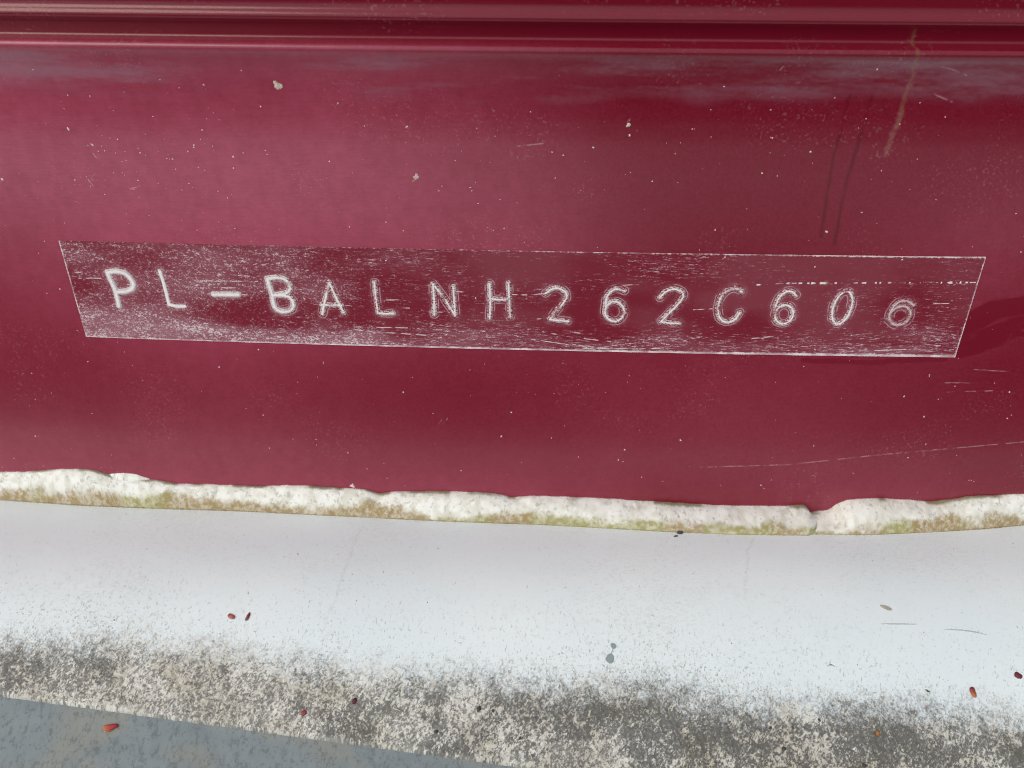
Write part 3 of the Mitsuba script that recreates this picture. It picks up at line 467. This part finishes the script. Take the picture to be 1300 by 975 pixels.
# dried drips
def disc(r, h, seed, el=1.0, m=26):
    a = np.linspace(0, 2 * np.pi, m, endpoint=False)
    rr = r * (1 + .07 * np.sin(2 * a + seed) + .04 * np.sin(3 * a + 2 * seed))
    rings = [(1.0, -.05), (1.0, .35 * h), (.93, .85 * h), (.8, h), (.45, .9 * h)]
    v = [np.stack([rr * s_ * np.cos(a), rr * s_ * np.sin(a) * el, 0 * a + z], -1) for s_, z in rings] + [np.array([[0, 0, .88 * h]])]
    v = np.vstack(v); f = []
    for k in range(len(rings) - 1):
        for i in range(m): f.append([k * m + i, k * m + (i + 1) % m, (k + 1) * m + (i + 1) % m]); f.append([k * m + i, (k + 1) * m + (i + 1) % m, (k + 1) * m + i])
    o = (len(rings) - 1) * m
    f += [[o + i, o + (i + 1) % m, len(v) - 1] for i in range(m)]
    return v, np.array(f)
thing('dried_drip', 'pair of round grey dried drips joined by a thin thread on the white ledge', 'dried drip')
for (u, n), r in zip(DROPS, (.74, 1.12)):
    v, f = disc(r, .12, r * 5)
    put(numbered('dried_drip__drop'), trimesh.Trimesh(set_on(v, up_frame(ledge_frame(u, n)), .2), f, process=False), 'drop_grey', smooth=30)
def strand(points, r, lift=.05, frames=ledge_frame):
    p = np.array([frames(*q_)[0] + frames(*q_)[3] * lift for q_ in points])
    if len(p) == 2: p = np.stack([p[0], (p[0] + p[1]) / 2, p[1]])
    t = np.linspace(0, len(p) - 1, 14)
    from scipy.interpolate import CubicSpline
    c = CubicSpline(np.arange(len(p)), p)(t)
    tan = np.gradient(c, axis=0); tan /= np.linalg.norm(tan, axis=1, keepdims=True)
    zz = frames(*points[0])[3]; b = np.cross(tan, zz); b /= np.linalg.norm(b, axis=1, keepdims=True)
    a = np.linspace(0, 2 * np.pi, 6, endpoint=False); rad = r * np.sin(np.linspace(.25, np.pi - .25, 14))[:, None, None]
    v = c[:, None] + rad * (np.cos(a)[None, :, None] * b[:, None] + np.sin(a)[None, :, None] * zz)
    i, j = np.meshgrid(np.arange(13), np.arange(6), indexing='ij'); k = (j + 1) % 6
    f = np.stack([i * 6 + j, i * 6 + k, (i + 1) * 6 + k, (i + 1) * 6 + j], -1).reshape(-1, 4)
    return trimesh.Trimesh(world(v).reshape(-1, 3), np.vstack([f[:, [0, 1, 2]], f[:, [0, 2, 3]]]), process=False)
put('dried_drip__thread', strand(DROPS, .12, .02), 'drop_grey', smooth=True)

thing('leaf_flake', 'pale brown oval flake lying on the white ledge at the right', 'flake')
(fu, fn), (fu2, fn2) = FLAKE
v, f = blob(3, 1.55, .58, .14, .12)
v[:, 2] += .10
put('leaf_flake', trimesh.Trimesh(set_on(v, up_frame(ledge_frame((fu + fu2) / 2, (fn + fn2) / 2)), math.radians(-24)), f, process=False), 'flake_tan', smooth=40)

hair_labels = ['curved dark hair on the white ledge right of the middle', 'short black fibre just above the grime at the right', 'short pale fibre in the grime at the lower left']
for pts_, lab in zip(HAIRS[:3], hair_labels):
    k = numbered('fibre')
    put(k, strand(pts_, .20 if 'black' in lab else .12), 'fleck_pale' if 'pale' in lab else 'fleck_dark', smooth=True); thing(k, lab, 'fibre')
scene['smear_grey'] = principled((.36, .38, .39), rough=.5, spec=.3)
thing('scuff_line', 'long thin grey scuff on the white ledge under the pale brown flake', 'scuff')
put('scuff_line', trimesh.util.concatenate([strand(HAIRS[3], .22, -.12), strand(HAIRS[4], .22, -.12)]), 'smear_grey', smooth=True)

(cu, cn), (cu1, cn1), (cu2, cn2) = CLUMP
vs, fs, o = [], [], 0
for a_, (u, n, rx, ry, rz) in enumerate([(cu1, cn1, .85, .55, .5), (cu, cn, .55, .32, .25), (cu2, cn2, .5, .3, .35), ((cu1 + cu2) / 2, (cn1 + cn2) / 2, .45, .4, .5)]):
    v, f = blob(40 + a_, rx, ry, rz, .5); v[:, 2] += rz * .6
    vs.append(set_on(v, up_frame(ledge_frame(u, n)), .3 * a_)); fs.append(f + o); o += len(v)
put('dirt_clump', trimesh.Trimesh(np.vstack(vs), np.vstack(fs), process=False), 'fleck_dark', smooth=40)
thing('dirt_clump', 'small black clump of dirt against the foot of the sealant bead', 'dirt clump')
crumb_labels = ['largest black crumb in the grime, left of the middle', 'small black crumb just right of the largest one', 'round black crumb low in the grime near the grey deck', 'dark brown crumb low in the grime near the middle',
                'black crumb on the upper rim of the dark grime at the right', 'elongated black crumb low in the grime at the right', 'left one of two small crumbs side by side at the right', 'right one of two small crumbs side by side at the right', 'black crumb at the bottom border on the right']
for j, (u, n, r) in enumerate(CRUMBS):
    v, f = blob(60 + j, r * PXMM * .75, r * PXMM * .55, r * PXMM * .5, .45); v[:, 2] += r * PXMM * .35
    k = numbered('dirt_crumb')
    put(k, trimesh.Trimesh(set_on(v, up_frame(ledge_frame(u, n)), 1.1 + j), f, process=False), 'fleck_dark', smooth=40); thing(k, crumb_labels[j], 'crumb', 'black crumbs in the grime')
crust_labels = ['largest pale crusty spot, high on the red hull left of the middle', 'beige crusty spot on the red hull above the number', 'whitish smudge high on the red hull right of the middle', 'white dot on the red hull just above the right end of the strip', 'pinkish paint chip at the top of the sealant bead']
for j, (u, w, r) in enumerate(CRUSTS):
    vs, fs, o = [], [], 0
    for a_ in range(7 if r > 4.5 else 2):
        ang, rad = rng.uniform(0, 6.28), r * .2 * rng.uniform(0, .55) * (a_ > 0)
        s_ = r * .2 * rng.uniform(.3, .55)
        v, f = blob(80 + j * 9 + a_, s_, s_ * rng.uniform(.6, 1), .16 + .06 * s_, .4, 1)
        vs.append(set_on(v, hull_frame(u + rad * math.cos(ang), w + rad * math.sin(ang)), ang)); fs.append(f + o); o += len(v)
    k = numbered('crust_spot')
    put(k, trimesh.Trimesh(np.vstack(vs), np.vstack(fs), process=False), 'fleck_pale' if j in (3, 4) else 'crust_pale', smooth=40); thing(k, crust_labels[j], 'spot', 'pale crusty spots on the red hull')

def fleck_mesh(items, frames, flip=False, thick=.10):
    vs, fs, o = [], [], 0
    for u, w, r in items:
        m = int(rng.integers(6, 9)); a = np.sort(rng.uniform(0, 6.28, m)); a = np.linspace(0, 6.28, m, endpoint=False) + rng.uniform(-.25, .25, m)
        rr = r * rng.uniform(.55, 1.1, m); el = rng.uniform(.55, 1)
        ring = np.stack([rr * np.cos(a), rr * np.sin(a) * el, 0 * a - .03], -1)
        v = np.vstack([ring, ring * [.6, .6, 0] + [0, 0, thick], [[0, 0, thick * 1.1]]])
        f = []
        for i in range(m):
            k = (i + 1) % m; f += [[i, k, m + k], [i, m + k, m + i], [m + i, m + k, 2 * m]]
        fr_ = frames(u, w); fr_ = up_frame(fr_) if flip else fr_
        vs.append(set_on(v, fr_, rng.uniform(0, 6.28))); fs.append(np.array(f) + o); o += len(v)
    return trimesh.Trimesh(np.vstack(vs), np.vstack(fs), process=False)
hs = []
for u, w, r in SPECKS: hs.append((u, w, r * .10))
for k in range(330):
    hs.append((rng.uniform(-160, 160), rng.uniform(-60, 50), rng.gamma(2.0, .045) + .04))
for cx, cw, sx, sw, cnt in [(-88, 36, 9, 6, 46), (-70, 33, 12, 7, 30), (-10, 34, 14, 7, 24), (20, 40, 20, 8, 20), (60, 38, 18, 9, 18), (-60, -34, 20, 8, 14), (10, -20, 10, 10, 16)]:
    for k in range(cnt): hs.append((rng.normal(cx, sx), rng.normal(cw, sw), rng.gamma(2, .05) + .04))
PL = np.array(PLATE)
def off_plate(u, w): return not (PL[0, 0] - 1 < u < PL[1, 0] + 1 and np.interp(u, PL[[3, 2], 0], PL[[3, 2], 1]) - .5 < w < np.interp(u, PL[[0, 1], 0], PL[[0, 1], 1]) + .5)
hs2 = [h for h in hs if off_plate(h[0], h[1]) and -60 < h[1] < 56]
on_plate = [h for h in hs[:len(SPECKS)] if not off_plate(h[0], h[1])]
put('pale_speck', fleck_mesh(hs2, hull_frame), 'fleck_pale')
thing('pale_speck', 'tiny pale specks scattered over the red hull', 'specks', kind='stuff')
pf = lambda u, w: (on_hull(u, w, .32), np.array([1.0, 0, 0]), np.array([0, 0, 1.0]), np.array([0, 1.0, 0]))
put('number_plate__speck', fleck_mesh(on_plate, pf), 'fleck_pale'); labels['number_plate__speck'] = {'kind': 'stuff', 'label': 'white specks on the strip'}
ps = [(u, n, r * .085) for u, n, r in PITS]
for k in range(520):
    u = rng.uniform(-150, 150); n = rng.uniform(10, np.polyval(dfit, u) + 2)
    ps.append((u, n, .05 + rng.gamma(1.6, .035)))
put('dark_speck', fleck_mesh(ps, ledge_frame, True, .05), 'fleck_dark')
thing('dark_speck', 'tiny dark specks scattered over the white ledge', 'specks', kind='stuff')
